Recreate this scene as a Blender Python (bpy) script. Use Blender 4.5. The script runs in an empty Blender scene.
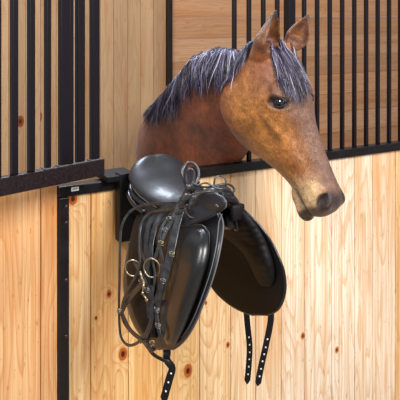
import bpy, bmesh, math, random
from mathutils import Vector, Matrix, noise
from mathutils.bvhtree import BVHTree
random.seed(7)
S = bpy.context.scene
C = S.collection
F = 700.0; HC = 1.82; HY = 10.0          # focal length, eye height, horizon of the lens
def V(*a): return Vector(a)
def W(px, py, Y): return Vector(((px-200)/F*Y, Y, HC-(py-HY)/F*Y))
def lin(c):
    f = lambda u: u/12.92 if u <= .04045 else ((u+.055)/1.055)**2.4
    return tuple(f(x/255.) for x in c)+(1.,)

# ------------------------------------------------------------------ frames of the place
UO = V(.5, -.8660254, 0)       # out of the stall front, into the aisle
UT = V(.8660254, .5, 0)        # along the stall front, to the right
P0 = V(0, 2.5, 0)
def Fr(t, o, z): return P0+UT*t+UO*o+V(0, 0, z)
def tpx(px):
    k = (px-200)/F
    return 2.5*k/(.8660254-.5*k)
SO = V(-.14, 2.32, 0); SF = V(.534, -.846, 0).normalized(); SR = V(.846, .534, 0).normalized()
def Sd(a, b, z): return SO+SF*a+SR*b+V(0, 0, z)

# ------------------------------------------------------------------ object helpers
def wloc(o):
    v = Vector(o.location)
    while o.parent: o = o.parent; v += o.location
    return v
def obj(name, bm, mat, parent=None, smooth=False, loc=None, uvs=None):
    me = bpy.data.meshes.new(name)
    base = wloc(parent) if parent else (loc or V(0, 0, 0))
    bm.transform(Matrix.Translation(-base))
    bm.normal_update()
    bm.to_mesh(me); bm.free()
    for p in me.polygons: p.use_smooth = smooth
    me.materials.append(mat)
    o = bpy.data.objects.new(name, me); C.objects.link(o)
    if parent: o.parent = parent
    else: o.location = base
    return o
def thing(name, label, cat, loc, group=None):
    o = bpy.data.objects.new(name, None); C.objects.link(o)
    o.location = loc; o.empty_display_size = .1
    o['label'] = label; o['category'] = cat
    if group: o['group'] = group
    return o
def struct(o): o['kind'] = 'structure'; return o
def box(bm, p, ax, ay, az, bev=.0):
    """box with one corner frame: centre p and three half-axis vectors"""
    vs = []
    for sx in (-1, 1):
        for sy in (-1, 1):
            for sz in (-1, 1): vs.append(bm.verts.new(p+ax*sx+ay*sy+az*sz))
    idx = [(0, 1, 3, 2), (4, 6, 7, 5), (0, 4, 5, 1), (2, 3, 7, 6), (0, 2, 6, 4), (1, 5, 7, 3)]
    fs = [bm.faces.new([vs[i] for i in f]) for f in idx]
    bmesh.ops.recalc_face_normals(bm, faces=fs)
    if bev > 0:
        es = list({e for f in fs for e in f.edges})
        bmesh.ops.bevel(bm, geom=es, offset=bev, segments=2, profile=.6, affect='EDGES')
def cyl(bm, p, q, r, n=12, r2=None, cap=True):
    loft(bm, [p, q], [(r, r), (r2 or r, r2 or r)], n=n)
def frame_dirs(pts, up):
    out = []
    n = len(pts)
    for i in range(n):
        d = (pts[min(i+1, n-1)]-pts[max(i-1, 0)]).normalized()
        s = d.cross(up)
        if s.length < 1e-4: s = d.cross(V(1, .3, 0))
        s.normalize(); u = s.cross(d).normalized()
        out.append((d, s, u))
    return out
def loft(bm, pts, rad, n=16, up=V(0, 0, 1), cap=True, ex=2.0, closed=False, ups=None):
    """tube through pts; rad = (half width sideways, half height)"""
    fr = frame_dirs(pts, up)
    rings = []
    for i, (p, (rw, rh)) in enumerate(zip(pts, rad)):
        d, s, u = fr[i]
        if ups: 
            u = ups[i].normalized(); s = d.cross(u).normalized(); u = s.cross(d).normalized()
        ring = []
        for k in range(n):
            t = 2*math.pi*k/n
            c, q = math.cos(t), math.sin(t)
            cx = math.copysign(abs(c)**(2/ex), c); sy = math.copysign(abs(q)**(2/ex), q)
            ring.append(bm.verts.new(p+s*(rw*cx)+u*(rh*sy)))
        rings.append(ring)
    m = len(rings)
    for i in range(m if closed else m-1):
        A, B = rings[i], rings[(i+1) % m]
        for k in range(n): bm.faces.new((A[k], A[(k+1) % n], B[(k+1) % n], B[k]))
    if cap and not closed:
        bm.faces.new(rings[0][::-1]); bm.faces.new(rings[-1])
    bmesh.ops.recalc_face_normals(bm, faces=bm.faces[:])
def spline(pts, k=8):
    """Catmull-Rom"""
    P = [pts[0]*2-pts[1]]+list(pts)+[pts[-1]*2-pts[-2]]
    out = []
    for i in range(1, len(P)-2):
        a, b, c, d = P[i-1], P[i], P[i+1], P[i+2]
        for j in range(k):
            t = j/k
            out.append(.5*((2*b)+(c-a)*t+(2*a-5*b+4*c-d)*t*t+(3*b-a-3*c+d)*t**3))
    out.append(pts[-1]); return out
def ribbon(bm, pts, w, th, face, taper_end=False):
    """flat strap: width w across, thickness th, broad face turned to 'face'"""
    n = len(pts); rings = []
    for i in range(n):
        d = (pts[min(i+1, n-1)]-pts[max(i-1, 0)]).normalized()
        s = d.cross(face)
        if s.length < .15: s = d.cross(V(.3, -.2, 1))
        s.normalize()
        if i and s.dot(ps) < 0: s = -s
        if i: s = (s*.5+ps*.5).normalized()
        ps = s
        u = s.cross(d).normalized()
        ww = w
        if taper_end and i == n-1: ww = w*.15
        e = th*.28
        prof = [(-ww/2, -th/2+e), (-ww/2+e, -th/2), (ww/2-e, -th/2), (ww/2, -th/2+e), (ww/2, th/2-e), (ww/2-e, th/2), (-ww/2+e, th/2), (-ww/2, th/2-e)]
        rings.append([bm.verts.new(pts[i]+s*a+u*b) for a, b in prof])
    for i in range(n-1):
        A, B = rings[i], rings[i+1]
        for k in range(8): bm.faces.new((A[k], A[(k+1) % 8], B[(k+1) % 8], B[k]))
    bm.faces.new(rings[0][::-1]); bm.faces.new(rings[-1])
    bmesh.ops.recalc_face_normals(bm, faces=bm.faces[:])
def ring_torus(bm, c, nrm, R, r, n=28, m=8, sy=1.0):
    nrm = nrm.normalized(); a = nrm.cross(V(0, 0, 1)).normalized(); b = a.cross(nrm)
    pts = [c+a*(R*math.cos(2*math.pi*i/n))+b*(R*sy*math.sin(2*math.pi*i/n)) for i in range(n)]
    rings = []
    for i in range(n):
        t = (pts[(i+1) % n]-pts[i-1]).normalized(); s = t.cross(nrm)
        rings.append([bm.verts.new(pts[i]+s*(r*math.cos(2*math.pi*k/m))+nrm*(r*math.sin(2*math.pi*k/m))) for k in range(m)])
    for i in range(n):
        A, B = rings[i], rings[(i+1) % n]
        for k in range(m): bm.faces.new((A[k], A[(k+1) % m], B[(k+1) % m], B[k]))
    bmesh.ops.recalc_face_normals(bm, faces=bm.faces[:])
def blob(bm, c, r, sc=(1, 1, 1), axes=None, seg=16):
    m = Matrix.Identity(4)
    if axes:
        for j, a in enumerate(axes):
            for i in range(3): m[i][j] = a[i]
    mm = Matrix.Translation(c) @ m @ Matrix.Diagonal((r*sc[0], r*sc[1], r*sc[2], 1))
    bmesh.ops.create_uvsphere(bm, u_segments=seg, v_segments=seg//2+2, radius=1, matrix=mm)

# ------------------------------------------------------------------ materials
def newmat(name):
    m = bpy.data.materials.new(name); m.use_nodes = True
    nt = m.node_tree; b = nt.nodes['Principled BSDF']
    return m, nt, b
class N:
    def __init__(s, nt): s.nt = nt
    def n(s, typ, **kw):
        x = s.nt.nodes.new(typ)
        for k, v in kw.items():
            if k[0] == '_': x.inputs[k[1:].replace('_', ' ')].default_value = v
            else: setattr(x, k, v)
        return x
    def l(s, a, b): s.nt.links.new(a, b)
    def math(s, op, a, b=None, c=None, clamp=False):
        x = s.nt.nodes.new('ShaderNodeMath'); x.operation = op; x.use_clamp = clamp
        for i, v in enumerate((a, b, c)):
            if v is None: continue
            if isinstance(v, (int, float)): x.inputs[i].default_value = v
            else: s.l(v, x.inputs[i])
        return x.outputs[0]
    def mix(s, f, a, b, mode='MIX'):
        x = s.nt.nodes.new('ShaderNodeMix'); x.data_type = 'RGBA'; x.blend_type = mode
        for i, v in ((0, f), (6, a), (7, b)):
            if isinstance(v, (int, float)): x.inputs[i].default_value = v
            elif isinstance(v, tuple): x.inputs[i].default_value = v
            else: s.l(v, x.inputs[i])
        return x.outputs[2]
    def ramp(s, f, stops):
        x = s.nt.nodes.new('ShaderNodeValToRGB'); e = x.color_ramp.elements
        while len(e) < len(stops): e.new(.5)
        for q, (p, c) in zip(e, stops): q.position = p; q.color = c if isinstance(c, tuple) else (c, c, c, 1)
        s.l(f, x.inputs[0]); return x.outputs[0]
def wood(name, knots, spec=.3, rough=.55, grain=1.0, knotty=0.0, stain=.5, contrast=1.0):
    """boards: UV x across, y along the grain in metres; attribute 'tone' is each board's own colour"""
    m, nt, b = newmat(name); n = N(nt)
    uv = n.n('ShaderNodeUVMap', uv_map='UVMap').outputs[0]
    sep = n.n('ShaderNodeSeparateXYZ'); n.l(uv, sep.inputs[0]); X, Y = sep.outputs[0], sep.outputs[1]
    rnd = n.n('ShaderNodeNewGeometry').outputs['Random Per Island']
    # the figure of the grain bends round the knots
    kf = None; bend = None
    for (kx, ky, kr) in knots:
        dx = n.math('SUBTRACT', X, kx); dy = n.math('SUBTRACT', Y, ky)
        d2 = n.math('ADD', n.math('POWER', n.math('DIVIDE', dx, kr), 2), n.math('POWER', n.math('DIVIDE', dy, kr*1.45), 2))
        g = n.math('EXPONENT', n.math('MULTIPLY', d2, -.16))
        f = n.math('EXPONENT', n.math('MULTIPLY', n.math('POWER', d2, 1.6), -.75))
        kf = f if kf is None else n.math('MAXIMUM', kf, f)
        bend = g if bend is None else n.math('ADD', bend, g)
    if kf is None:
        v0 = n.n('ShaderNodeValue'); v0.outputs[0].default_value = 0; kf = bend = v0.outputs[0]
    off = n.math('MULTIPLY', rnd, 17.3)
    cx = n.n('ShaderNodeCombineXYZ'); n.l(n.math('ADD', X, off), cx.inputs[0])
    n.l(n.math('MULTIPLY', Y, .1), cx.inputs[1]); n.l(off, cx.inputs[2])
    low = n.n('ShaderNodeTexNoise', _Scale=9.0, _Detail=2.0, _Roughness=.45); n.l(cx.outputs[0], low.inputs['Vector'])
    ph = n.math('ADD', n.math('MULTIPLY', low.outputs[0], 16.0*grain), n.math('MULTIPLY', bend, 3.2))
    ph = n.math('ADD', ph, n.math('MULTIPLY', X, 25.0))
    saw = n.math('FRACT', ph)
    ringd = n.ramp(saw, [(0, .0), (.55, .25), (.9, 1.0), (1.0, .0)])
    fine = n.n('ShaderNodeTexNoise', _Scale=1.0, _Detail=4.0, _Roughness=.6)
    mp = n.n('ShaderNodeMapping'); mp.inputs['Scale'].default_value = (260, 9, 20); n.l(cx.outputs[0], mp.inputs[0]); n.l(mp.outputs[0], fine.inputs['Vector'])
    st = n.n('ShaderNodeTexNoise', _Scale=1.0, _Detail=3.0)
    mp2 = n.n('ShaderNodeMapping'); mp2.inputs['Scale'].default_value = (14, 12, 5); n.l(cx.outputs[0], mp2.inputs[0]); n.l(mp2.outputs[0], st.inputs['Vector'])
    tone = n.n('ShaderNodeAttribute', attribute_name='tone').outputs[0]
    dark = n.mix(1.0, tone, lin((212, 166, 110)), 'MULTIPLY')
    col = n.mix(n.math('MULTIPLY', ringd, .42*contrast), tone, dark)
    col = n.mix(n.math('MULTIPLY', n.ramp(fine.outputs[0], [(.42, 0.), (.7, 1.)]), .6*contrast), col, dark)
    stc = n.mix(1.0, tone, lin((224, 178, 128)), 'MULTIPLY')
    col = n.mix(n.math('MULTIPLY', n.ramp(st.outputs[0], [(.48, 0.), (.72, 1.)]), stain), col, stc)
    fl = n.n('ShaderNodeTexNoise', _Scale=1.0, _Detail=5.0, _Roughness=.7)
    mp4 = n.n('ShaderNodeMapping'); mp4.inputs['Scale'].default_value = (95, 210, 9); n.l(cx.outputs[0], mp4.inputs[0]); n.l(mp4.outputs[0], fl.inputs['Vector'])
    col = n.mix(n.math('MULTIPLY', n.ramp(fl.outputs[0], [(.60, 0.), (.72, 1.)]), .6*contrast), col, n.mix(1.0, tone, lin((176, 118, 70)), 'MULTIPLY'))
    if knotty:
        vor = n.n('ShaderNodeTexVoronoi', _Scale=1.0, _Randomness=1.0)
        c3 = n.n('ShaderNodeCombineXYZ'); n.l(X, c3.inputs[0]); n.l(n.math('MULTIPLY', Y, .62), c3.inputs[1]); n.l(off, c3.inputs[2])
        mp3 = n.n('ShaderNodeMapping'); mp3.inputs['Scale'].default_value = (knotty, knotty, knotty); n.l(c3.outputs[0], mp3.inputs[0]); n.l(mp3.outputs[0], vor.inputs['Vector'])
        kk = n.ramp(vor.outputs['Distance'], [(.0, 1.), (.035, .85), (.07, 0.)])
        kf = n.math('MAXIMUM', kf, kk)
    kcol = n.ramp(kf, [(0., (1, 1, 1, 1)), (.25, lin((225, 175, 115))), (.4, lin((170, 100, 50))), (.6, lin((215, 150, 95))), (.86, lin((175, 105, 58))), (.95, lin((80, 40, 22)))])
    col = n.mix(1.0, col, kcol, 'MULTIPLY')
    n.l(col, b.inputs['Base Color'])
    b.inputs['Roughness'].default_value = rough
    b.inputs['Specular IOR Level'].default_value = spec
    bp = n.n('ShaderNodeBump', _Strength=.25, _Distance=.002)
    n.l(n.math('ADD', fine.outputs[0], ringd), bp.inputs['Height']); n.l(bp.outputs[0], b.inputs['Normal'])
    return m
def plain(name, col, rough=.4, metal=0., spec=.5, bump=0., bscale=400., coat=0., var=None, vs=6., coatr=.2):
    m, nt, b = newmat(name); n = N(nt)
    b.inputs['Base Color'].default_value = lin(col)
    b.inputs['Roughness'].default_value = rough; b.inputs['Metallic'].default_value = metal
    b.inputs['Specular IOR Level'].default_value = spec
    b.inputs['Coat Weight'].default_value = coat; b.inputs['Coat Roughness'].default_value = coatr
    tc = n.n('ShaderNodeTexCoord')
    if var:
        t = n.n('ShaderNodeTexNoise', _Scale=vs, _Detail=6.0, _Roughness=.65); n.l(tc.outputs['Object'], t.inputs['Vector'])
        n.l(n.mix(n.ramp(t.outputs[0], [(.4, 0.), (.68, 1.)]), lin(col), lin(var)), b.inputs['Base Color'])
        n.l(n.ramp(t.outputs[0], [(.3, rough*.75), (.7, min(1, rough*1.35))]), b.inputs['Roughness'])
    if bump:
        t = n.n('ShaderNodeTexNoise', _Scale=bscale, _Detail=3.0); n.l(tc.outputs['Object'], t.inputs['Vector'])
        bp = n.n('ShaderNodeBump', _Strength=bump, _Distance=.001); n.l(t.outputs[0], bp.inputs['Height']); n.l(bp.outputs[0], b.inputs['Normal'])
    return m
kn = lambda px, py, r: None
def FZ(px, py):
    t = tpx(px); Y = 2.5+.5*t
    return t, HC-(py-HY)/F*Y
def knot(px, py, r): return FZ(px, py)+(r,)
M_front = wood('front_boards', [knot(123, 354, .012), knot(188, 371, .013), knot(73, 199, .011), knot(109, 294, .007), knot(296, 192, .004), knot(206, 303, .004), knot(219, 287, .004), knot(303, 336, .007), knot(337, 350, .007), knot(96, 318, .004), knot(228, 345, .006)], grain=1.0, stain=.8, contrast=1.35)
M_backv = wood('stall_boards_upright', [], knotty=2.2, contrast=.7, grain=.7, stain=.5, rough=.65)
M_backh = wood('stall_boards_lying', [], knotty=2.8, contrast=.8, grain=.8, stain=.6, rough=.6)
M_steel = plain('black_steel', (12, 7, 10), .42, 0., .35, .2, 60, coat=.12, var=(22, 13, 16), vs=14)
M_bars = plain('dark_bar_paint', (13, 6, 13), .32, 0., .35, .1, 60, coat=.1)
M_rack = plain('rack_powder_coat', (9, 9, 10), .5, 0., .25, .3, 300)
M_lea = plain('black_leather', (15, 15, 17), .34, 0., .55, .35, 500, coat=.35)
M_lea_soft = plain('soft_black_leather', (34, 34, 38), .42, 0., .5, .3, 350, coat=.15)
M_lea_matt = plain('matt_black_leather', (17, 15, 17), .6, 0., .22, .25, 500)
M_strap = plain('bridle_leather', (26, 26, 29), .36, 0., .6, .4, 300, var=(54, 55, 58), vs=60, coat=.2)
M_pipe = plain('grey_piping', (92, 92, 96), .5, 0., .4)
M_chrome = plain('bridle_chrome', (150, 148, 146), .35, 1.)
M_brass = plain('bridle_brass', (176, 160, 130), .35, 1.)
M_white = plain('white_label', (235, 232, 226), .5)
M_ink = plain('label_ink', (60, 55, 60), .6)
M_hole_disc = plain('hole_disc_pale', (235, 233, 228), .35, .2)
M_floor = plain('concrete', (150, 138, 125), .8, 0., .3, .5, 40, var=(120, 110, 98), vs=3)
M_nail = plain('dull_bolt', (70, 48, 52), .4, .7)

def planks(name, mat, P, A, B, Nn, x0, x1, y0, y1, widths, tones, th=.024, parent=None, gap=.0022, bev=.0025, loc=None):
    """boards side by side along A (x0..x1), running along B (y0..y1), thickness th behind the face; one mesh"""
    bm = bmesh.new(); uvl = bm.loops.layers.uv.new('UVMap'); cl = bm.loops.layers.float_color.new('tone')
    x = x0; i = 0
    while x < x1-1e-4:
        w = min(widths[i % len(widths)], x1-x)
        old = set(bm.faces)
        box(bm, P+A*(x+w/2)+B*((y0+y1)/2)-Nn*(th/2+random.uniform(0, .0012)), A*(w/2-gap/2), B*((y1-y0)/2), Nn*(th/2), bev)
        c = tones[i % len(tones)]
        for f in bm.faces:
            if f in old: continue
            for l in f.loops:
                d = l.vert.co-P
                l[uvl].uv = (d.dot(A), d.dot(B)); l[cl] = lin(c)
        x += w; i += 1
    return obj(name, bm, mat, parent, loc=loc)

# ------------------------------------------------------------------ the setting
bm = bmesh.new(); box(bm, V(.5, 3.5, -.05), V(5, 0, 0), V(0, 6.5, 0), V(0, 0, .05))
struct(obj('floor', bm, M_floor))
BO = -3.3                                   # back wall, this far behind the front
def Bt(px):                                 # where a picture column meets the back wall
    k = (px-200)/F; q = P0+UO*BO
    return (k*q.y-q.x)/(UT.x-k*UT.y)
tb = Bt(168)
PB = P0+UO*BO
struct(planks('wall_back', M_backv, PB, UT, V(0, 0, 1), UO, -3.2, tb-.02, 0, 3.3, [.12, .125, .135, .118, .13], [(182, 150, 114), (192, 160, 124), (174, 142, 108), (188, 156, 120), (180, 148, 114)]))
struct(planks('wall_right', M_backh, PB, V(0, 0, 1), UT, UO, 0, 3.3, tb+.02, tb+5.2, [.19, .2, .19, .2], [(188, 144, 106), (198, 154, 116), (182, 140, 106), (198, 158, 124)]))
bm = bmesh.new(); box(bm, PB+UT*tb+V(0, 0, 1.65)+UO*.01, UT*.02, UO*.04, V(0, 0, 1.65), .003)
struct(obj('trim_1', bm, M_steel))

# ------------------------------------------------------------------ stall front: boards, black frame, grille
front = thing('stall_front', 'pale board stall front with black steel rail and grille, under the leaning horse', 'stall front', Fr(0, 0, 0))
tA = tpx(67.5); tE = 1.55
pale = [(238, 204, 156), (236, 198, 142), (239, 203, 144), (241, 207, 152), (243, 215, 172), (246, 224, 190), (249, 233, 206), (251, 237, 216), (251, 239, 220), (252, 240, 222), (250, 236, 214), (250, 234, 212)]  # board tones, with the brighter light towards the right painted in
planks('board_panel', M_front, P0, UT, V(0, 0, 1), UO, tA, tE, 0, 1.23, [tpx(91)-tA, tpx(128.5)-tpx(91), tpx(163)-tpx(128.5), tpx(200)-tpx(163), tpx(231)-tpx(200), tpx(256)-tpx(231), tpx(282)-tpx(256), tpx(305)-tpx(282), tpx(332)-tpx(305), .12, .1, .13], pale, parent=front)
bm = bmesh.new(); box(bm, Fr((tpx(58)+tE)/2, -.008, 1.24), UT*((tE-tpx(58))/2), UO*.022, V(0, 0, .0165), .003)
obj('top_rail', bm, M_steel, front)
bm = bmesh.new(); tp = (tpx(58)+tpx(68))/2
box(bm, Fr(tp, -.008, .61), UT*(.5*(tpx(68)-tpx(58))), UO*.021, V(0, 0, .61), .003)
post = obj('frame_post', bm, M_steel, front)
for py in (206, 222, 279, 335):
    bm = bmesh.new(); t, z = FZ(65, py); blob(bm, Fr(t, .013, z), .0075, (1, .5, 1), (UT, UO, V(0, 0, 1)), 12)
    obj('bolt', bm, M_nail, post, True)
# small white label with dark print on the rail
t, z = FZ(73.5, 188)
bm = bmesh.new(); box(bm, Fr(t, .0145, z), UT*.0125, UO*.0006, V(0, 0, .0065))
lab = obj('label_sticker', bm, M_white, front); lab['label'] = 'small white printed label'
bm = bmesh.new()
for j in range(5): box(bm, Fr(t-.007+.0035*j, .0153, z+.0005), UT*.001, UO*.0002, V(0, 0, .0016+.0006*(j % 2)))
obj('print_mark', bm, M_ink, lab)
bar0 = None
GT = 2.7
for i in range(0, 19):
    t = .153+.0652*i
    if i == 4: continue
    if bar0 is None:
        bm = bmesh.new(); box(bm, Fr(t, -.012, (1.256+GT)/2), UT*.0075, UO*.0075, V(0, 0, (GT-1.256)/2), .003)
        bar0 = obj('grille_bar', bm, M_bars, front); t0 = t
    else:
        c = bar0.copy(); C.objects.link(c); c.parent = front; c.location = UT*(t-t0)
bm = bmesh.new(); t = .153+.0652*4-.006
box(bm, Fr(t, -.012, (1.256+GT)/2), UT*.017, UO*.017, V(0, 0, (GT-1.256)/2), .003); obj('grille_post', bm, M_bars, front)
bm = bmesh.new(); box(bm, Fr((.1+tE)/2, -.012, GT+.02), UT*((tE-.1)/2), UO*.02, V(0, 0, .02), .003); obj('head_rail', bm, M_steel, front)

# boards left of the black post
tl0 = -1.3
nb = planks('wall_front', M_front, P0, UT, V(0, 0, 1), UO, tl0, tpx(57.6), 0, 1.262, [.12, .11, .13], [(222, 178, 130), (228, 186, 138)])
struct(nb)

# grille gate standing ajar at the left, thick dark bars on a flat rail
GA = V(-.308, 2.2, 0); GD = V(-.7071, -.7071, 0); GN = V(.7071, -.7071, 0)
gate = thing('grille_gate', 'thick dark bars on a scuffed flat rail, standing ajar at far left', 'gate', GA+GD*.62)
M_gate = plain('scuffed_black_rail', (12, 6, 8), .42, 0., .4, .3, 120, var=(38, 20, 22), vs=160)
bm = bmesh.new(); box(bm, GA+GD*.3+V(0, 0, 1.3285), GD*.3, GN*.014, V(0, 0, .0255), .002); obj('flat_rail', bm, M_gate, gate)
def gpx(px):
    k = (px-200)/F
    return (k*GA.y-GA.x)/(GD.x-k*GD.y)
for px, w in ((64.2, .0175), (70.2, .0075), (79.8, .0135), (94.5, .0145), (47.5, .008), (31, .0095), (14, .0095), (-3, .0095)):
    s = gpx(px); bm = bmesh.new()
    box(bm, GA+GD*s+V(0, 0, (1.354+GT)/2), GD*w, GN*.009, V(0, 0, (GT-1.354)/2), .003)
    obj('gate_bar', bm, M_bars, gate)
    if px > 40:
        bm = bmesh.new(); box(bm, GA+GD*s+V(0, 0, 1.3555), GD*(w+.006), GN*.012, V(0, 0, .0015), .0005)
        obj('foot_plate', bm, M_pipe, gate)
bm = bmesh.new(); box(bm, GA+GD*.62+V(0, 0, GT/2), GD*.02, GN*.02, V(0, 0, GT/2), .003); obj('gate_post', bm, M_steel, gate)
bm = bmesh.new(); box(bm, GA+GD*.31+V(0, 0, GT+.015), GD*.33, GN*.018, V(0, 0, .015), .003); obj('head_rail', bm, M_steel, gate)

# ------------------------------------------------------------------ saddle rack hooked over the rail
rack = thing('saddle_rack', 'black box section saddle rack hooked over the rail, beside the saddle seat', 'saddle rack', Fr(tpx(121), .04, 1.06))
ta, tb_ = tpx(113), tpx(130)
bm = bmesh.new(); box(bm, Fr((ta+tb_)/2, .037, 1.172), UT*((tb_-ta)/2), UO*.02, V(0, 0, .112), .003); obj('back_plate', bm, M_rack, rack)
bm = bmesh.new(); box(bm, Fr((tpx(101)+tb_)/2, .0, 1.270), UT*((tb_-tpx(101))/2), UO*.055, V(0, 0, .009), .002)
obj('rail_hook', bm, M_rack, rack)
bm = bmesh.new(); loft(bm, [Fr((ta+tb_)/2+.02, .05, 1.15), Sd(.05, -.02, 1.14), Sd(.33, 0, 1.15)], [(.018, .018)]*3, n=16); obj('support_arm', bm, M_rack, rack, True)
bm = bmesh.new(); t, z = FZ(124, 192); 
loft(bm, [Fr(t, .056, z), Fr(t, .066, z)], [(.012, .012), (.010, .010)], n=16); obj('fixing_knob', bm, M_rack, rack, True)

# ------------------------------------------------------------------ dressage saddle
sad = thing('dressage_saddle', 'black leather dressage saddle hanging on the rack in front of the boards, girth straps dangling', 'saddle', Sd(.2, 0, 1.0))
def mods(o, sub=1, solid=None, off=-1):
    if solid:
        m = o.modifiers.new('thick', 'SOLIDIFY'); m.thickness = solid; m.offset = off
    if sub:
        m = o.modifiers.new('smooth', 'SUBSURF'); m.levels = sub; m.render_levels = sub
    return o
def interp(tab, x):
    for (a, b) in zip(tab, tab[1:]):
        if x <= b[0]:
            t = (x-a[0])/(b[0]-a[0]); t = max(0, t)
            return [p+(q-p)*t for p, q in zip(a[1:], b[1:])]
    return list(tab[-1][1:])
# seat: (a, half width, z centre, z edge)
seat_t = [(-.028, .030, 1.318, 1.308), (-.02, .07, 1.318, 1.285), (.0, .098, 1.305, 1.268), (.03, .108, 1.283, 1.252), (.07, .106, 1.262, 1.236), (.12, .096, 1.246, 1.220), (.18, .078, 1.239, 1.208), (.24, .064, 1.246, 1.206), (.30, .056, 1.266, 1.212), (.345, .050, 1.290, 1.222), (.37, .044, 1.300, 1.23), (.385, .03, 1.292, 1.24)]
bm = bmesh.new(); rows = []
NA, NB = 26, 14
for i in range(NA+1):
    a = -.028+(.413)*i/NA
    hw, zc, ze = interp(seat_t, a)
    row = []
    for j in range(NB+1):
        u = -1+2*j/NB
        z = zc+(ze-zc)*abs(u)**2.6
        if a < .1: z += .016*(1-abs(u)**2)*0 + .022*max(0, 1-a/.1)*(abs(u)**1.5)*(1-abs(u)**6)
        row.append(bm.verts.new(Sd(a+.012*(1-u*u) * (-1 if a < .02 else 0), hw*u, z)))
    rows.append(row)
for A, B in zip(rows, rows[1:]):
    for k in range(NB): bm.faces.new((A[k], A[k+1], B[k+1], B[k]))
bmesh.ops.recalc_face_normals(bm, faces=bm.faces[:])
rim = [r[0].co.copy() for r in rows][::-1]+[v.co.copy() for v in rows[0][1:-1]]+[r[-1].co.copy() for r in rows]
seat = obj('seat', bm, M_lea_soft, sad, True); mods(seat, 1, .022, -1)
bm = bmesh.new(); loft(bm, [p+V(0, 0, .001) for p in rim], [(.0028, .0028)]*len(rim), n=8); obj('seat_piping', bm, M_pipe, seat, True)

def bsurf(zt):          # sideways distance of the flaps from the centre line, by height
    return interp([(.80, .150), (.95, .146), (1.05, .138), (1.15, .118), (1.2, .095), (1.24, .068), (1.28, .045)], zt)[0]
def on_b(px, py, side, off=0.):
    d = V((px-200)/F, 1, -(py-HY)/F); cam = V(0, 0, HC); z = 1.1
    for _ in range(14):
        b = side*(bsurf(z)+off)
        k = (SO-cam+SR*b).dot(SR)/d.dot(SR)
        zn = (cam+d*k).z; z = z*.5+zn*.5
    return cam+d*k
def sheet(rows_px, side, off, nx=12, bulge=0., sub_y=2, creas=0.):
    """rows (y, xl, xr) on a flap's surface; bulge pushes the middle out sideways"""
    bm = bmesh.new(); R = []
    ys = []
    for (a, b) in zip(rows_px, rows_px[1:]):
        for k in range(sub_y): ys.append([p+(q-p)*k/sub_y for p, q in zip(a, b)])
    ys.append(list(rows_px[-1]))
    n = len(ys)
    for i, (y, xl, xr) in enumerate(ys):
        row = []
        for j in range(nx+1):
            u = j/nx
            prof = (1-abs(2*u-1)**3.2)*(min(1, 3.5*i/n+.05, 3.5*(n-1-i)/n+.05))
            x = xl+(xr-xl)*u
            yy = y
            p = on_b(x, yy, side, off+bulge*prof*(1 if side < 0 else -1)+creas*math.sin(y*1.1+u*2)*prof*(1 if u > .3 else 0))
            row.append(bm.verts.new(p))
        R.append(row)
    for A, B in zip(R, R[1:]):
        for k in range(nx): bm.faces.new((A[k], A[k+1], B[k+1], B[k]))
    bmesh.ops.recalc_face_normals(bm, faces=bm.faces[:])
    edge = [r[-1].co.copy() for r in R]; ledge = [r[0].co.copy() for r in R]; bot = [v.co.copy() for v in R[-1]]
    return bm, ledge+bot[1:-1]+edge[::-1], edge, ledge
# near flap: under-flap, then padded outer flap
uf = [(208, 150, 214), (214, 142, 220), (222, 136, 223), (232, 133, 223), (245, 129, 221), (260, 126, 218), (275, 124, 214), (290, 124, 209), (305, 127, 203), (318, 131, 198), (330, 137, 192), (339, 144, 186), (345, 151, 180), (349, 158, 174)]
bm, edge, er, el = sheet(uf, -1, .0, 14, .004)
o = obj('under_flap', bm, M_lea, sad, True); mods(o, 1, .009, 0)
bm = bmesh.new(); loft(bm, spline(edge[::2], 3), [(.0022, .0022)]*len(spline(edge[::2], 3)), n=8); obj('piping', bm, M_pipe, o, True)
of = [(225, 174, 202), (228, 172, 206), (233, 170, 209), (242, 168, 209.5), (252, 166, 209), (265, 164, 206.5), (280, 162, 202), (295, 160, 197), (310, 160, 191), (322, 161, 186), (332, 163, 181), (340, 166, 176), (344, 169, 173)]
bm, edge, er, el = sheet(of, -1, .012, 16, .030)
o = obj('knee_block', bm, M_lea, sad, True); mods(o, 1, .012, 0); o['label'] = 'long glossy padded front roll'
bm = bmesh.new()
er2 = [(x_, y_) for (y_, x_) in ((214, 222), (222, 219), (232, 218), (245, 216.5), (260, 213.5), (275, 209.5), (290, 204.5), (305, 199), (318, 193.5), (330, 187), (338, 181))]
e3 = spline([on_b(x_, y_, -1, .0075) for x_, y_ in er2], 3); loft(bm, e3, [(.0016, .0016)]*len(e3), n=6); obj('stitch_line', bm, M_pipe, sad, True)
bm = bmesh.new(); e2 = spline([p+(SR*-.001) for p in er], 2); loft(bm, e2, [(.0022, .0022)]*len(e2), n=8); obj('piping', bm, M_pipe, o, True)
# rear flap edge pad
rf = [(214, 138, 150), (224, 134, 152), (240, 130.5, 154), (260, 128, 154), (280, 127, 154), (300, 130, 154), (316, 135, 155), (330, 142, 156), (338, 149, 157)]
bm, edge, er, el = sheet(rf, -1, .008, 10, .016)
o = obj('thigh_block', bm, M_lea_matt, sad, True); mods(o, 1, .010, 0)
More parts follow.
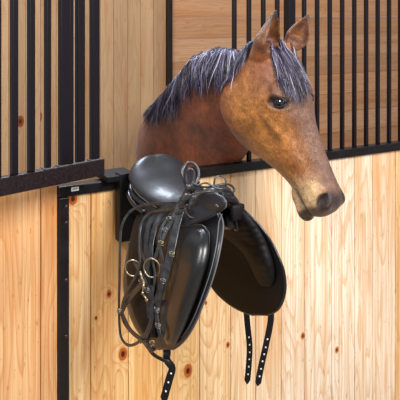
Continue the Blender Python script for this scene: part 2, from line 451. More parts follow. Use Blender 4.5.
# far flap seen from its inner side
ff = [(203, 217, 232), (208, 214, 241), (215, 212, 249), (224, 209, 258), (234, 207, 266), (245, 205.5, 273), (258, 204.5, 279), (268, 205, 283), (278, 208, 285), (288, 213, 285.5), (297, 221, 284), (305, 231, 281), (311, 242, 276), (314.5, 252, 268)]
bm, edge, er, el = sheet(ff, 1, .0, 16, .004)
o = obj('far_flap', bm, M_lea_matt, sad, True); mods(o, 1, .009, 0)
bm = bmesh.new(); e2 = spline(edge[::2], 3); loft(bm, e2, [(.0038, .0038)]*len(e2), n=8); obj('bound_edge', bm, M_lea, o, True)
kp = [(204, 220, 236), (211, 217, 244), (218, 216, 251), (226, 217, 257), (234, 222, 262), (242, 232, 266), (252, 243, 269.5), (262, 249, 272.5), (272, 253.5, 274), (280, 258, 274), (286, 263, 271)]
bm, edge, er, el = sheet(kp, 1, -.010, 14, .026, 3, .0022)
o = obj('panel_roll', bm, M_lea_matt, sad, True); mods(o, 1, .010, 0); o['label'] = 'creased soft padded panel'
# underside panels and their rear gussets
for s in (-1, 1):
    bm = bmesh.new()
    pts = [Sd(-.03, s*.06, 1.235), Sd(0, s*.078, 1.222), Sd(.06, s*.082, 1.205), Sd(.14, s*.075, 1.19), Sd(.24, s*.066, 1.19), Sd(.33, s*.056, 1.20), Sd(.36, s*.05, 1.215)]
    pp = spline(pts, 4); loft(bm, pp, [(.030 if 0 < i < len(pp)-1 else .012, .030 if 0 < i < len(pp)-1 else .012) for i in range(len(pp))], n=16)
    o = obj('panel', bm, M_lea, sad, True)
    for dz, hw in ((.262, 1.0), (.243, 1.06)):
        bm = bmesh.new()
        q = spline([Sd(-.028, s*.03, 1+dz), Sd(-.018, s*.075*hw, 1+dz-.008), Sd(.01, s*.105*hw, 1+dz-.016), Sd(.06, s*.110*hw, 1+dz-.036), Sd(.11, s*.1*hw, 1+dz-.05)], 6)
        loft(bm, q, [(.0075, .0085)]*len(q), n=10); obj('gusset', bm, M_lea, o, True)
# skirt on the near side of the pommel, with a stitched rim
sk = [(193, 201, 215), (197, 196.5, 223), (202, 192, 226.5), (207, 188, 226), (211, 185, 221), (215, 182, 214), (219, 179, 206), (223, 176.5, 196), (226.5, 175.5, 184)]
bm, edge, er, el = sheet(sk, -1, .030, 12, .008)
o = obj('skirt', bm, M_lea_soft, sad, True); mods(o, 1, .006, 0)
bm = bmesh.new(); e2 = spline([el[-1]]+er[::-1], 2); loft(bm, e2, [(.0018, .0018)]*len(e2), n=8); obj('piping', bm, M_pipe, o, True)
bm = bmesh.new(); blob(bm, on_b(217, 206, -1, .042), .006, (1.3, .3, .55), (SF, SR, V(0, 0, 1)), 12); o = obj('badge', bm, M_chrome, o, True); o['label'] = 'small silver badge'
# pommel arch
bm = bmesh.new()
q = spline([Sd(.372, -.055, 1.20), Sd(.385, -.04, 1.255), Sd(.39, -.015, 1.283), Sd(.39, .015, 1.283), Sd(.385, .04, 1.262), Sd(.375, .06, 1.22), Sd(.365, .07, 1.18)], 5)
loft(bm, q, [(.016, .012)]*len(q), n=14, ups=[SF]*len(q)); o = obj('pommel', bm, M_lea, sad, True)
bm = bmesh.new(); box(bm, Sd(.402, .038, 1.242), SR*.022, SF*.010, V(0, 0, .024), .009); obj('pommel_pad', bm, M_lea_matt, sad, True)
# girth straps
def girth(path, Ys, w, holes, face, lbl=None):
    pts = spline([W(x, y, Y) for (x, y), Y in zip(path, Ys)], 6)
    bm = bmesh.new(); ribbon(bm, pts, w, .004, face, True)
    o = obj('girth_strap', bm, M_lea_matt, sad, True)
    es = o.modifiers.new('e', 'EDGE_SPLIT'); es.split_angle = math.radians(40)
    bm = bmesh.new()
    for (x, y, Y) in holes:
        p = min(pts, key=lambda q: abs(q.z-W(x, y, Y).z)); i = pts.index(p)
        z = W(x, y, Y).z
        # on the strap's centre line
        for a, b in zip(pts, pts[1:]):
            if (a.z-z)*(b.z-z) <= 0 and abs(a.z-b.z) > 1e-6: p = a.lerp(b, (a.z-z)/(a.z-b.z)); break
        blob(bm, p+face*.0022, .0027, (1, .35, 1), (V(-face.y, face.x, 0), face, V(0, 0, 1)), 10)
    obj('hole_disc_row', bm, M_hole_disc, o, True)  # pale discs put where punched holes show the boards behind
fc = V(.1, -1, 0).normalized()
gy = on_b(247, 309, 1, .02).y; gz = on_b(271, 309, 1, .02).y
girth([(246, 306), (247.5, 325), (249.5, 345), (249, 362), (247, 384)], [gy-.0, gy, gy, gy, gy], .0185, [(250, y, gy) for y in (337, 344.5, 352, 359, 366.5, 374)], fc)
girth([(271, 306), (270.5, 322), (266, 345), (261.5, 365), (257.5, 386)], [gz, gz, gz, gz, gz], .0185, [(266, y, gz) for y in (339, 347, 354, 361, 368.5, 376)], fc)
girth([(166, 338), (167, 352), (167, 360), (172, 368), (169, 380), (163, 402)], [1.99, 1.99, 1.97, 1.96, 1.96, 1.96], .0215, [(169, y, 1.96) for y in (373, 382, 391)], V(-.2, -1, 0).normalized())
bm = bmesh.new(); ribbon(bm, spline([W(148, 347, 2.0), W(153, 354, 1.98), W(161, 359, 1.965), W(168, 362, 1.96), W(174, 366, 1.965)], 5), .010, .003, fc); obj('girth_loop', bm, M_lea, sad, True)

# ------------------------------------------------------------------ bridle draped over the pommel
br = thing('bridle', 'black leather bridle with reins and metal bit rings, draped over the pommel of the saddle', 'bridle', on_b(150, 345, -1, .05))
fb = (SR*-1+V(.25, -.35, .12)).normalized()
def bp_(x, y, off=.05): 
    return on_b(x, y, -1, off)
def strap(name, path, w, off=.05, k=6, th=.0032, mat=None, round_=False, parent=None):
    if not name == 'rein': w *= 1.2
    if isinstance(off, (int, float)): off = [off]*len(path)
    pts = spline([bp_(x, y, o_) for (x, y), o_ in zip(path, off)], k)
    bm = bmesh.new()
    if round_: loft(bm, pts, [(w/2, w/2)]*len(pts), n=10)
    else: ribbon(bm, pts, w, th, fb)
    o = obj(name, bm, mat or M_strap, parent or br, True)
    if not round_:
        es = o.modifiers.new('e', 'EDGE_SPLIT'); es.split_angle = math.radians(40)
    return o
strap('headpiece', [(188, 190), (183, 203), (178, 220), (173.5, 240), (169, 260), (163, 282), (156.5, 305)], .020, .062)
strap('cheek_strap', [(182, 200), (173, 213), (166, 228), (160, 245), (156, 258)], .012, .058)
strap('cheek_strap', [(176, 206), (163, 214), (155, 226), (151, 245), (149, 262)], .012, .055)
strap('browband', [(172, 207), (156, 216), (148, 228), (146, 246), (147, 262), (148, 280), (148, 300), (150, 318)], .013, .052)
strap('noseband', [(150, 252), (147, 270), (143, 282), (134, 293), (126, 303), (121, 313)], .013, .056)
strap('noseband', [(121, 311), (125, 323), (133, 333), (143, 341), (150, 350)], .011, .05)
strap('throat_latch', [(184, 208), (176, 222), (171, 240), (166, 262), (160, 285), (156, 305), (158, 325), (160, 335)], .010, .052)
strap('throat_latch', [(158, 300), (156, 318), (150, 331), (148, 344), (153, 352)], .010, .05)
strap('flash_strap', [(134, 262), (140, 272), (147, 285), (151, 300), (152, 318), (147, 335), (140, 342)], .009, .06)
strap('rein', [(186, 203), (170, 203), (152, 204), (138, 207), (128, 214), (121.5, 228), (120, 250), (119.5, 280), (119, 305), (119.5, 325), (121.5, 338), (128, 345), (137, 343), (146, 333), (151, 318), (153, 300), (151, 285)], .0085, [.02, .04, .05, .055, .06]+[.062]*12, 7)
strap('rein', [(186, 206), (168, 210), (150, 213), (141, 225), (139, 245), (140, 262), (136, 276), (127, 292), (122, 308), (128, 325), (138, 338), (148, 345)], .008, .066, 7)
strap('rein', [(190, 208), (175, 214), (160, 222), (154, 236), (152, 255), (155, 275), (153, 292)], .008, .068, 7)
strap('cheek_strap', [(179, 204), (171, 222), (163, 238), (158, 250), (154, 262)], .010, .068)
strap('throat_latch', [(186, 200), (178, 208), (169, 217), (161, 230), (159, 245), (163, 262), (162, 285), (159, 300)], .009, .066)
strap('noseband', [(146, 262), (141, 250), (141, 235), (147, 222), (158, 212), (172, 205)], .010, .050)
strap('browband', [(163, 300), (164, 315), (163, 330), (160, 342), (153, 349)], .012, .045)
# rolled reins looped round the pommel
def lp(name, path, w, ks=7, flat=False):
    pts = spline([W(x, y, Y) for x, y, Y in path], ks); bm = bmesh.new()
    if flat: ribbon(bm, pts, w, .0035, V(-.2, -1, .15).normalized())
    else: loft(bm, pts, [(w/2, w*.35)]*len(pts), n=10)
    obj(name, bm, M_strap, br, True)
lp('rein_loop', [(184, 212, 2.0), (188, 200, 1.97), (188, 190, 1.96), (184, 180, 1.96), (182, 171, 1.97), (186, 164, 1.98), (193, 163, 1.98), (198, 169, 1.97), (198, 178, 1.96), (193, 188, 1.95), (188, 200, 1.95)], .0085, 7, True)
lp('rein_loop', [(190, 196, 1.95), (187, 184, 1.95), (186, 174, 1.955), (190, 169, 1.955), (194, 173, 1.955), (193, 182, 1.95), (188, 194, 1.94)], .0075, 7, True)
lp('rein_loop', [(193, 183, 1.95), (203, 187, 1.95), (214, 186, 1.95), (225, 184, 1.96), (232, 186, 1.98), (234, 191, 1.98), (228, 194, 1.96), (216, 191, 1.94), (204, 192, 1.93), (193, 194, 1.93), (186, 200, 1.93)], .0085)
lp('rein_loop', [(196, 186, 1.94), (206, 183, 1.94), (216, 188, 1.94), (226, 189, 1.95), (233, 194, 1.97), (231, 198, 1.97), (222, 194, 1.945)], .0075)
lp('rein_loop', [(214, 186, 1.96), (215, 179, 1.965), (220, 176, 1.97), (225, 179, 1.965), (226, 186, 1.96)], .0055)
lp('rein_keeper', [(181, 200, 1.935), (187, 196, 1.93), (194, 199, 1.93)], .016, 6, True)
lp('rein_keeper', [(185, 188, 1.935), (189, 187, 1.93), (195, 190, 1.94)], .014, 6, True)
lp('rein_keeper', [(187, 204, 1.93), (186, 212, 1.93), (190, 217, 1.93), (196, 218, 1.93)], .005, 6, True)
# bit: two rings, mouthpiece links
for (x, y, r, a_) in ((133, 268, .0225, .3), (152, 268, .0255, -.1)):
    bm = bmesh.new(); ring_torus(bm, bp_(x, y, .072), (fb+V(a_, -.6, 0)).normalized(), r, .0021); obj('bit_ring', bm, M_brass, br, True)
bm = bmesh.new()
for a, b in (((140, 272), (144, 283)), ((144, 283), (143, 293)), ((143, 293), (147, 300))):
    loft(bm, [bp_(*a, .07), bp_(*b, .07)], [(.004, .004), (.003, .003)], n=10); blob(bm, bp_(*b, .07), .0052, seg=10)
obj('mouthpiece', bm, M_brass, br, True)
bk = [(161, 243, 0), (165, 230, .1), (141, 281, .5), (119, 311, 0), (158, 326, 0), (157, 310, 0), (152, 343, .3), (169, 219, .2), (147, 290, 0), (172, 254, 0), (163, 281, 0)]
for i, (x, y, a) in enumerate(bk):
    bm = bmesh.new(); c = bp_(x, y, .074)
    ax = (V(.8, -.5, a)).normalized(); az = V(-a*.5, 0, 1).normalized()
    hw, hh, r = .0072, .0058, .0009
    P = [c+ax*hw+az*hh, c-ax*hw+az*hh, c-ax*hw-az*hh, c+ax*hw-az*hh]
    for p, q in zip(P, P[1:]+P[:1]): cyl(bm, p, q, r, 8)
    cyl(bm, c-ax*hw, c+ax*hw*.9, r*.8, 8)
    obj('buckle', bm, M_chrome if i % 3 else M_brass, br, True)

# ------------------------------------------------------------------ the horse
HP = W(285, 47, 2.34); HM = W(347, 206, 2.19)
ha = (HM-HP); HL = ha.length; ha.normalize()
tow = V(0, -1, 0)
d0 = (V(1, 0, .3)-ha*V(1, 0, .3).dot(ha)).normalized()
tc = (tow-ha*tow.dot(ha)); tc = (tc-d0*tc.dot(d0)).normalized()
PH = math.radians(38)
hd = (d0*math.cos(PH)+tc*math.sin(PH)).normalized()
hs = (tc*math.cos(PH)-d0*math.sin(PH)).normalized()
def H(x, y, z): return HP+ha*(x*HL)+hd*y+hs*z
bm = bmesh.new()
hst = [(-.09, -.05, -.12, .035), (-.05, -.02, -.15, .055), (0, -.004, -.185, .070), (.08, .006, -.212, .083), (.16, .012, -.232, .092), (.25, .012, -.242, .096), (.34, .008, -.240, .092), (.42, .003, -.226, .082), (.5, -.002, -.205, .071), (.58, -.005, -.182, .063), (.66, -.007, -.160, .057), (.74, -.008, -.143, .052), (.81, -.007, -.132, .050), (.87, -.006, -.126, .050), (.92, -.009, -.122, .049), (.96, -.016, -.118, .046), (.99, -.028, -.108, .040), (1.01, -.045, -.092, .028)]
rings = []
NR = 28
for (x, yt, yb, hw) in hst:
    ring = []; yb *= 1.20+.15*math.exp(-((x-.42)/.24)**2); hw *= 1.15
    for k in range(NR):
        t = 2*math.pi*k/NR; c, q = math.cos(t), math.sin(t)
        y = (yt+yb)/2+(yt-yb)/2*math.copysign(abs(q)**(2/2.5), q)
        w = hw*math.copysign(abs(c)**(2/2.3), c)
        v = (y-yb)/(yt-yb)
        if x > .45: w *= 1.0-.28*max(0, v-.6)/.4-.12*max(0, .35-v)/.35
        elif x < .45: w *= 1.0-.22*max(0, .4-v)/.4
        ring.append(bm.verts.new(H(x, y, w)))
    rings.append(ring)
for A, B in zip(rings, rings[1:]):
    for k in range(NR): bm.faces.new((A[k], A[(k+1) % NR], B[(k+1) % NR], B[k]))
bm.faces.new(rings[0][::-1]); bm.faces.new(rings[-1])
bmesh.ops.recalc_face_normals(bm, faces=bm.faces[:])
AX = (ha, hd, hs)
for s in (-1, 1):
    blob(bm, H(.26, -.035, s*.086), .03, (1.35, .7, .85), AX)             # brow
    blob(bm, H(.24, -.205, s*.074), .078, (1.25, 1.1, .42), AX)            # cheek plate
    blob(bm, H(.93, -.047, s*.040), .030, (1.2, 1.05, .75), AX)             # nostril wing
    loft(bm, [H(.33, -.115, s*.098), H(.43, -.1, s*.087), H(.52, -.09, s*.074)], [(.009, .009), (.010, .010), (.006, .006)], n=10)   # face crest
blob(bm, H(.945, -.152, 0), .040, (1.05, .62, 1.05), AX)                    # lower lip and chin
blob(bm, H(.87, -.160, 0), .034, (1.3, .6, .9), AX)
blob(bm, H(.95, -.083, 0), .041, (.95, 1.15, 1.15), AX)                     # upper lip
# neck and trunk
nk = [(W(268, 92, 2.42), .066, .112), (W(246, 93, 2.47), .078, .150), (W(227, 97, 2.55), .088, .186), (W(211, 116, 2.66), .098, .202), (W(194, 139, 2.80), .118, .220), (W(179, 170, 2.97), .160, .262), (V(-.075, 3.15, 1.05), .175, .28), (V(-.06, 3.35, 1.02), .215, .33), (V(-.045, 3.65, 1.03), .25, .33), (V(-.02, 4.1, 1.04), .27, .32), (V(.01, 4.55, 1.06), .265, .31), (V(.03, 4.85, 1.08), .25, .29), (V(.05, 5.08, 1.09), .19, .23), (V(.055, 5.17, 1.09), .09, .12)]
ps = [a for a, b, c in nk]
ups = []
for i, p in enumerate(ps):
    ups.append(V(0, 0, 1) if i > 6 else V(-.35, 0, 1))
k = 4
pp = spline(ps, k)
rr = [V(b, c, 0) for a, b, c in nk]; rs = spline(rr, k); us = spline(ups, k)
loft(bm, pp, [(r.x, r.y) for r in rs], n=28, ups=us, ex=2.1)
# legs
def leg(pts, rad): loft(bm, pts, rad, n=14, up=V(0, 1, 0))
for s in (-1, 1):
    leg([V(-.06+s*.12, 3.40, .98), V(-.06+s*.135, 3.34, .72), V(-.06+s*.13, 3.30, .44), V(-.06+s*.13, 3.31, .37), V(-.06+s*.13, 3.32, .16), V(-.06+s*.13, 3.30, .10), V(-.06+s*.13, 3.27, .05), V(-.06+s*.13, 3.26, .0)],
        [(.10, .13), (.07, .085), (.045, .05), (.035, .04), (.026, .03), (.032, .036), (.04, .045), (.055, .06)])
    leg([V(.04+s*.13, 4.85, 1.0), V(.04+s*.15, 4.78, .76), V(.04+s*.13, 4.98, .50), V(.04+s*.13, 5.04, .44), V(.04+s*.13, 5.0, .2), V(.04+s*.13, 4.97, .11), V(.04+s*.13, 4.94, .05), V(.04+s*.13, 4.93, 0)],
        [(.12, .18), (.09, .13), (.045, .06), (.036, .05), (.028, .034), (.034, .038), (.04, .045), (.055, .06)])
# ears
def ear(base, tip, opening, R, twist=0.):
    ax = (tip-base); L = ax.length; ax.normalize()
    op = (opening-ax*opening.dot(ax)).normalized(); sd = ax.cross(op)
    prof = [(0, .75), (.12, .9), (.28, .98), (.45, .88), (.62, .66), (.78, .42), (.9, .22), (1.0, .05)]
    inner = []; outer = []
    nn = 16
    for (v, r) in prof:
        c = base+ax*(L*v)+op*(.012*math.sin(math.pi*v))
        span = math.radians(128-40*v)
        ro = []; ri = []
        for j in range(nn+1):
            t = -span+2*span*j/nn
            dirv = -op*math.cos(t)*.9+sd*math.sin(t)
            ro.append(bm.verts.new(c+dirv*(R*r+.0035))); ri.append(bm.verts.new(c+dirv*max(.0005, R*r-.0045)))
        outer.append(ro); inner.append(ri)
    fs = []
    for i in range(len(prof)-1):
        for j in range(nn):
            fs.append(bm.faces.new((outer[i][j], outer[i][j+1], outer[i+1][j+1], outer[i+1][j])))
            fs.append(bm.faces.new((inner[i][j+1], inner[i][j], inner[i+1][j], inner[i+1][j+1])))
        fs.append(bm.faces.new((outer[i][0], outer[i+1][0], inner[i+1][0], inner[i][0])))
        fs.append(bm.faces.new((outer[i+1][-1], outer[i][-1], inner[i][-1], inner[i+1][-1])))
    for j in range(nn):
        fs.append(bm.faces.new((outer[0][j+1], outer[0][j], inner[0][j], inner[0][j+1])))
        fs.append(bm.faces.new((outer[-1][j], outer[-1][j+1], inner[-1][j+1], inner[-1][j])))
    bmesh.ops.recalc_face_normals(bm, faces=fs)
    blob(bm, base+ax*.004, R*.86, (1, 1, .8), None)
E1b, E1t = W(262, 54, 2.33), W(277, 9, 2.31)
E2b, E2t = W(292, 46, 2.40), W(309, 14, 2.41)
ear(E1b, E1t, V(.8, -.6, 0), .050)
ear(E2b, E2t, V(.1, -1, .0), .038)
me = bpy.data.meshes.new('raw'); bm.to_mesh(me); bm.free()
raw = bpy.data.objects.new('raw', me); C.objects.link(raw)
m = raw.modifiers.new('r', 'REMESH'); m.mode = 'VOXEL'; m.voxel_size = .0058; m.adaptivity = 0
m = raw.modifiers.new('s', 'SMOOTH'); m.factor = .5; m.iterations = 5
dg = bpy.context.evaluated_depsgraph_get()
me = bpy.data.meshes.new_from_object(raw.evaluated_get(dg)); bpy.data.objects.remove(raw)
me.name = 'horse'
bm = bmesh.new(); bm.from_mesh(me)
# relax the whole of the neck/head joints but keep ears, then sculpt the fine forms
earc = [(E1b.lerp(E1t, .5), .085), (E2b.lerp(E2t, .5), .065)]
sel = [v for v in bm.verts if all((v.co-c).length > r for c, r in earc)]
for _ in range(9): bmesh.ops.smooth_vert(bm, verts=sel, factor=.5, use_axis_x=True, use_axis_y=True, use_axis_z=True)
bm.normal_update()
def loc(p):
    q = p-HP
    return q.dot(ha)/HL, q.dot(hd), q.dot(hs)
E1 = (.45, .893); E2 = (-.893, .45)        # the eye's long and short axes in (ha, hd)
def erot(dx, dy): return dx*E1[0]+dy*E1[1], dx*E2[0]+dy*E2[1]
def sstep(a, b, x):
    t = max(0, min(1, (x-a)/(b-a))); return t*t*(3-2*t)
EYE = (.315, -.046)
for v in bm.verts:
    if 2.4 < v.co.y < 3.2 and v.co.z > .9 and loc(v.co)[0] < .05: v.co += v.normal*(.010*noise.noise(V(v.co.x*9+v.co.z*5, v.co.y*5, v.co.z*3))+.0025*noise.noise(v.co*30))*(1 if all((v.co-c).length > r_ for c, r_ in earc) else 0)
for v in bm.verts:
    x, y, z = loc(v.co)
    if not (-.2 < x < 1.1 and abs(y) < .3 and abs(z) < .15): continue
    s = 1 if z > 0 else -1; az = abs(z); o = 0.; n_ = v.normal.copy(); dirv = hs*s
    # eye socket
    ea, eb = erot((x-EYE[0])*HL, y-EYE[1]); e = math.hypot(ea/.026, eb/.0175)
    if az > .03:
        o -= .012*math.exp(-e**2*1.1)
        o += .004*math.exp(-((e-1.5)/.4)**2)
        # hollow above the eye, groove before the cheek, line under face crest
        o -= .006*math.exp(-(((x-.20)*HL/.028)**2+((y+.028)/.016)**2))
        o -= .005*math.exp(-(((x-.47)*HL/.05)**2+((y+.125)/.018)**2))
        o -= .0045*math.exp(-(((x-.62)*HL/.08)**2+((y+.055)/.016)**2))
        # mouth line
        lx = (x-.80)/.2; ly = y-(-.128+.012*lx)
        if .74 < x < 1.02: o -= .006*math.exp(-(ly/.005)**2)*sstep(.74, .80, x)
        # veins and jaw edge
        o += .0018*noise.noise(v.co*22)
    # nostril
    nx = (x-.935)*HL; ny = y+.043
    rx = nx*.85+ny*.5; ry = -nx*.5+ny*.85
    en = math.hypot(rx/.0155, ry/.0245)
    v.co += dirv*o
    if az > .018: v.co -= (dirv*.7+ha*.5)*(.026*math.exp(-en**2.6)); v.co += dirv*(.0035*math.exp(-((en-1.5)/.4)**2))
bm.normal_update()
# coat colours
cl = bm.verts.layers.float_color.new('coat')
def mixc(a, b, t): return tuple(p+(q-p)*t for p, q in zip(a, b))
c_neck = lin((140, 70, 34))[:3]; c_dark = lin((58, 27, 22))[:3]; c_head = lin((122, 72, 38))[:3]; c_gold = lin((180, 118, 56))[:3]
c_muz = lin((218, 182, 138))[:3]; c_nose = lin((52, 36, 34))[:3]; c_bridge = lin((104, 74, 62))[:3]; c_tip = lin((40, 26, 24))[:3]; c_blk = lin((26, 20, 22))[:3]
for v in bm.verts:
    x, y, z = loc(v.co); p = v.co
    nz = noise.noise(p*9)*.5+noise.noise(p*23)*.3
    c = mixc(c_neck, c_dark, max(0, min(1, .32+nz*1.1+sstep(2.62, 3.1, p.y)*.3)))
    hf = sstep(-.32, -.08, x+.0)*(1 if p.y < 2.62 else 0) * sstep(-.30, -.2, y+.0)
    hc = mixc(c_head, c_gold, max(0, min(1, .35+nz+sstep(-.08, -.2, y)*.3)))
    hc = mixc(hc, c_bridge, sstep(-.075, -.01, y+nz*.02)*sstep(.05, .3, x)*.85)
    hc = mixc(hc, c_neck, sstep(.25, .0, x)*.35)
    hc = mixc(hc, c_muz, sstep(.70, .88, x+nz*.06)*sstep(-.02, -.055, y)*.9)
    # dark nostril rims, lips and round the eye
    nx = (x-.935)*HL; ny = y+.043
    en = math.hypot((nx*.85+ny*.5)/.022, (-nx*.5+ny*.85)/.032)
    hc = mixc(hc, c_nose, sstep(1.25, .8, en+nz*.25))
    hc = mixc(hc, c_nose, sstep(.925, .965, x+nz*.03+.5*max(0, y+.06))*.92)
    ly = y-(-.128+.012*(x-.80)/.2)
    if x > .78: hc = mixc(hc, c_nose, math.exp(-(ly/.009)**2)*.85*sstep(.78, .84, x))
    ea, eb = erot((x-EYE[0])*HL, y-EYE[1]); e = math.hypot(ea/.031, eb/.021)
    if abs(z) > .04: hc = mixc(hc, c_blk, sstep(1.25, .85, e)*.9)
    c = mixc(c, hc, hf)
    for b_, t_, R in ((E1b, E1t, .045), (E2b, E2t, .036)):
        ax = (t_-b_); L = ax.length; ax = ax/L; q = (p-b_).dot(ax)/L; rad = ((p-b_)-ax*(q*L)).length
        if -.05 < q < 1.1 and rad < R*1.25: 
            c = mixc(c, c_dark, sstep(-.02, .15, q)*.75); c = mixc(c, c_gold, sstep(.15, .4, q)*.4*max(0, min(1, .5+noise.noise(p*40))))
            c = mixc(c, c_tip, sstep(.62, .95, q)*.9)
    if p.z < .42: c = mixc(c, c_blk, sstep(.42, .3, p.z))
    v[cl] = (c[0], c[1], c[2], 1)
bm.to_mesh(me)
bvh = BVHTree.FromBMesh(bm)
bm.free()
for p in me.polygons: p.use_smooth = True
me.attributes.active_color = me.attributes['coat']
m, nt, b = newmat('bay_coat'); n = N(nt)
at = n.n('ShaderNodeAttribute', attribute_name='coat')
tco = n.n('ShaderNodeTexCoord')
mp = n.n('ShaderNodeMapping'); mp.inputs['Scale'].default_value = (420, 420, 110); mp.inputs['Rotation'].default_value = (.3, .5, 0); n.l(tco.outputs['Object'], mp.inputs[0])
fur = n.n('ShaderNodeTexNoise', _Scale=1.0, _Detail=4.0, _Roughness=.7); n.l(mp.outputs[0], fur.inputs['Vector'])
blot = n.n('ShaderNodeTexNoise', _Scale=55.0, _Detail=4.0, _Roughness=.65); n.l(tco.outputs['Object'], blot.inputs['Vector'])
f1 = n.ramp(fur.outputs[0], [(.3, .5), (.7, 1.5)])
f2 = n.ramp(blot.outputs[0], [(.3, .6), (.7, 1.35)])
col = n.mix(1.0, n.mix(1.0, at.outputs[0], f1, 'MULTIPLY'), f2, 'MULTIPLY')
n.l(col, b.inputs['Base Color']); b.inputs['Roughness'].default_value = .36; b.inputs['Specular IOR Level'].default_value = .5
b.inputs['Sheen Weight'].default_value = .15; b.inputs['Sheen Roughness'].default_value = .4
bp = n.n('ShaderNodeBump', _Strength=.8, _Distance=.003); n.l(n.math('ADD', fur.outputs[0], n.math('MULTIPLY', blot.outputs[0], .8)), bp.inputs['Height']); n.l(bp.outputs[0], b.inputs['Normal'])
me.materials.clear(); me.materials.append(m); M_coat = m
for p in me.polygons: p.material_index = 0
hbase = V(-.03, 3.9, 0)
me.transform(Matrix.Translation(-hbase))
horse = bpy.data.objects.new('horse', me); C.objects.link(horse); horse.location = hbase
horse['label'] = 'bay horse with a dark mane leaning its head over the stall front beside the bars'; horse['category'] = 'horse'

# eyes
M_eye = plain('eye_dark', (18, 20, 30), .06, 0., .7, coat=1., coatr=.02)
for s in (1, -1):
    hit = bvh.ray_cast(H(EYE[0], EYE[1], s*.2), -hs*s)
    c = hit[0]-hs*s*.0085
    bm = bmesh.new(); blob(bm, c, .0225, (1.15, .84, .9), (ha*E1[0]+hd*E1[1], ha*E2[0]+hd*E2[1], hs), 24); ey = obj('eye', bm, M_eye, horse, True)
    for up, nm in ((1, 'upper_eyelid'), (-1, 'lower_eyelid')):
        q = []
        for j in range(13):
            t = math.pi*j/12
            q.append(c+(ha*E1[0]+hd*E1[1])*(-.029*math.cos(t))+(ha*E2[0]+hd*E2[1])*(up*.0165*math.sin(t)*(1.0 if up > 0 else .85))+hs*s*(.007+.008*math.sin(t)))
        bm = bmesh.new(); loft(bm, q, [(.0032 if 0 < j < 12 else .0012,)*2 for j in range(13)], n=10, up=hs); obj(nm, bm, plain('eyelid_skin', (48, 34, 34), .45) , horse, True)

# hair: strands that follow the surface
M_hair = plain('dark_hair', (36, 30, 40), .34, 0., .6)
nt = M_hair.node_tree; n = N(nt); bb = nt.nodes['Principled BSDF']
rn = n.n('ShaderNodeNewGeometry').outputs['Random Per Island']
n.l(n.ramp(rn, [(0., lin((20, 12, 24))), (.55, lin((46, 33, 56))), (.84, lin((98, 92, 120))), (1., lin((182, 182, 202)))]), bb.inputs['Base Color'])  # pale bluish strands and purple tint paint sheen and tinted light into the hair
def strand(bm, root, dirf, L, r, steps=11, lift=.004, wav=.0):
    p = root.copy(); pts = []; st = L/steps
    ph = random.random()*6
    for i in range(steps+1):
        v = i/steps
        near = bvh.find_nearest(p)
        if near[0] is not None:
            nn = near[1]; dd = (p-near[0]).dot(nn)
            want = lift*(.4+v*1.2)
            if dd < want: p = p+nn*(want-dd)
            elif dd < .03 and i > 1: p = p-nn*min(dd-want, .004)
        pts.append(p.copy())
        d = dirf(v, p).normalized()
        if near[0] is not None and (p-near[0]).length < .03:
            d = (d-nn*min(0, d.dot(nn))).normalized()
        p = p+d*st+V(math.sin(ph+v*7), 0, math.cos(ph+v*6))*wav
    loft(bm, pts, [(max(r*.12, r*min(1, .5+2*(i/steps))*(1-(i/steps)**2.2)), r*.6*max(.15, 1-(i/steps)**2)) for i in range(steps+1)], n=4)
crest = spline([W(262, 33, 2.39), W(250, 35, 2.42), W(236, 38, 2.46), W(218, 43, 2.54), W(202, 51, 2.62), W(188, 62, 2.70), W(176, 78, 2.79), W(167, 95, 2.88), W(161, 107, 2.95)], 12)
bm = bmesh.new()
NC = len(crest)
for i in range(1900):
    u = random.random(); f = u*(NC-1); j = int(f); p = crest[min(j, NC-1)].lerp(crest[min(j+1, NC-1)], f-j)
    near = bvh.find_nearest(p); 
    base = near[0]+near[1]*.0+V(random.gauss(0, .006), random.gauss(0, .010), random.gauss(0, .003))
    tang = (crest[min(j+2, NC-1)]-crest[max(j-2, 0)]).normalized()
    L = (.215 if u < .7 else .215-.10*(u-.7)*3.3)*random.uniform(.55, 1.1)*(.35+.65*sstep(.05, .38, u))
    yaw = random.gauss(0, .16); cl_ = math.sin(u*55)*.22
    a0 = .45 if u < .7 else .3
    def df(v, p, tang=tang, yaw=yaw, cl_=cl_, u=u):
        out = V(-.1, -1.0, .25)*(1-v)**2*1.1
        return out+V(-.10+.10*u+yaw+cl_, -.15, -1.0)*(.25+v)+tang*(.28 if u < .6 else .5)*(1-v)
    strand(bm, base, df, L, random.uniform(.0016, .0030), lift=.004+random.random()*.009, wav=.0009)
o = obj('mane', bm, M_hair, horse, True); o['kind'] = 'stuff'
bm = bmesh.new()
for i in range(620):
    a = random.uniform(-1, 1)
    root = H(.0+random.uniform(-.04, .06), .012, a*.044+.022)
    near = bvh.find_nearest(root); root = near[0]
    yaw = a*.19+.05+random.gauss(0, .10)+.03; L = random.uniform(.10, .215)*(1.0-.2*abs(a))
    def df(v, p, yaw=yaw): return ha*1.0+hs*yaw+hd*(.35*(1-v)**2)+V(-.0, -.1, -.25)
    strand(bm, root, df, L, random.uniform(.0014, .0026), lift=.003+random.random()*.008, wav=.0008)
o = obj('forelock', bm, M_hair, horse, True); o['kind'] = 'stuff'
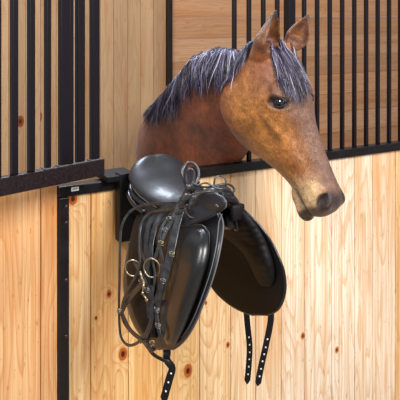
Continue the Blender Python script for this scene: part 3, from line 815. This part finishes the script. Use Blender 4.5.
# tail behind
bm = bmesh.new(); q = spline([V(.055, 5.14, 1.22), V(.057, 5.25, 1.15), V(.057, 5.28, .9), V(.057, 5.27, .55), V(.057, 5.25, .35)], 5)
loft(bm, q, [(.03+.03*math.sin(math.pi*i/(len(q)-1)), .03+.02*math.sin(math.pi*i/(len(q)-1))) for i in range(len(q))], n=14); obj('tail', bm, M_hair, horse, True)

# ------------------------------------------------------------------ light
wd = bpy.data.worlds.new('w'); S.world = wd; wd.use_nodes = True
bg = wd.node_tree.nodes['Background']; bg.inputs[0].default_value = (.86, .92, 1, 1); bg.inputs[1].default_value = .46
def area(name, loc_, tgt, sx, sy, e, col):
    l = bpy.data.lights.new(name, 'AREA'); l.shape = 'RECTANGLE'; l.size = sx; l.size_y = sy; l.energy = e; l.color = col
    o = bpy.data.objects.new(name, l); C.objects.link(o); o.location = loc_
    o.rotation_euler = (Vector(tgt)-Vector(loc_)).to_track_quat('-Z', 'Y').to_euler(); return o
area('aisle_daylight', (2.0, -.6, 3.6), (.2, 2.5, 1.0), 1.6, 1.6, 245, (1, .97, .93))  # unseen area light standing in for aisle daylight from the right
area('aisle_left_area', (-1.2, .2, 3.2), (-.1, 2.3, 1.0), .6, .6, 62, (1, .98, .96))  # smaller area light from above left, aimed at the stall front
area('stall_rim_light', (-.9, 3.9, 3.6), (0.1, 2.9, 1.2), .8, .8, 85, (.78, .86, 1))  # cool rim light added above and behind for highlights on the mane
area('stall_wall_fill', (1.2, 3.4, 3.3), (.2, 5.8, 1.6), 1.2, .8, 26, (1, .93, .84))  # unseen fill light added to brighten the back boards

cam = bpy.data.cameras.new('camera'); co = bpy.data.objects.new('camera', cam); C.objects.link(co)
co.location = (0, 0, HC); co.rotation_euler = (math.pi/2, 0, 0)
cam.sensor_width = 36; cam.lens = 36*F/400; cam.shift_y = -(200-HY)/400; cam.clip_start = .05
S.camera = co
S.view_settings.view_transform = 'Standard'; S.view_settings.look = 'None'; S.view_settings.gamma = 1
S.view_settings.use_curve_mapping = False; S.view_settings.exposure = 0.0
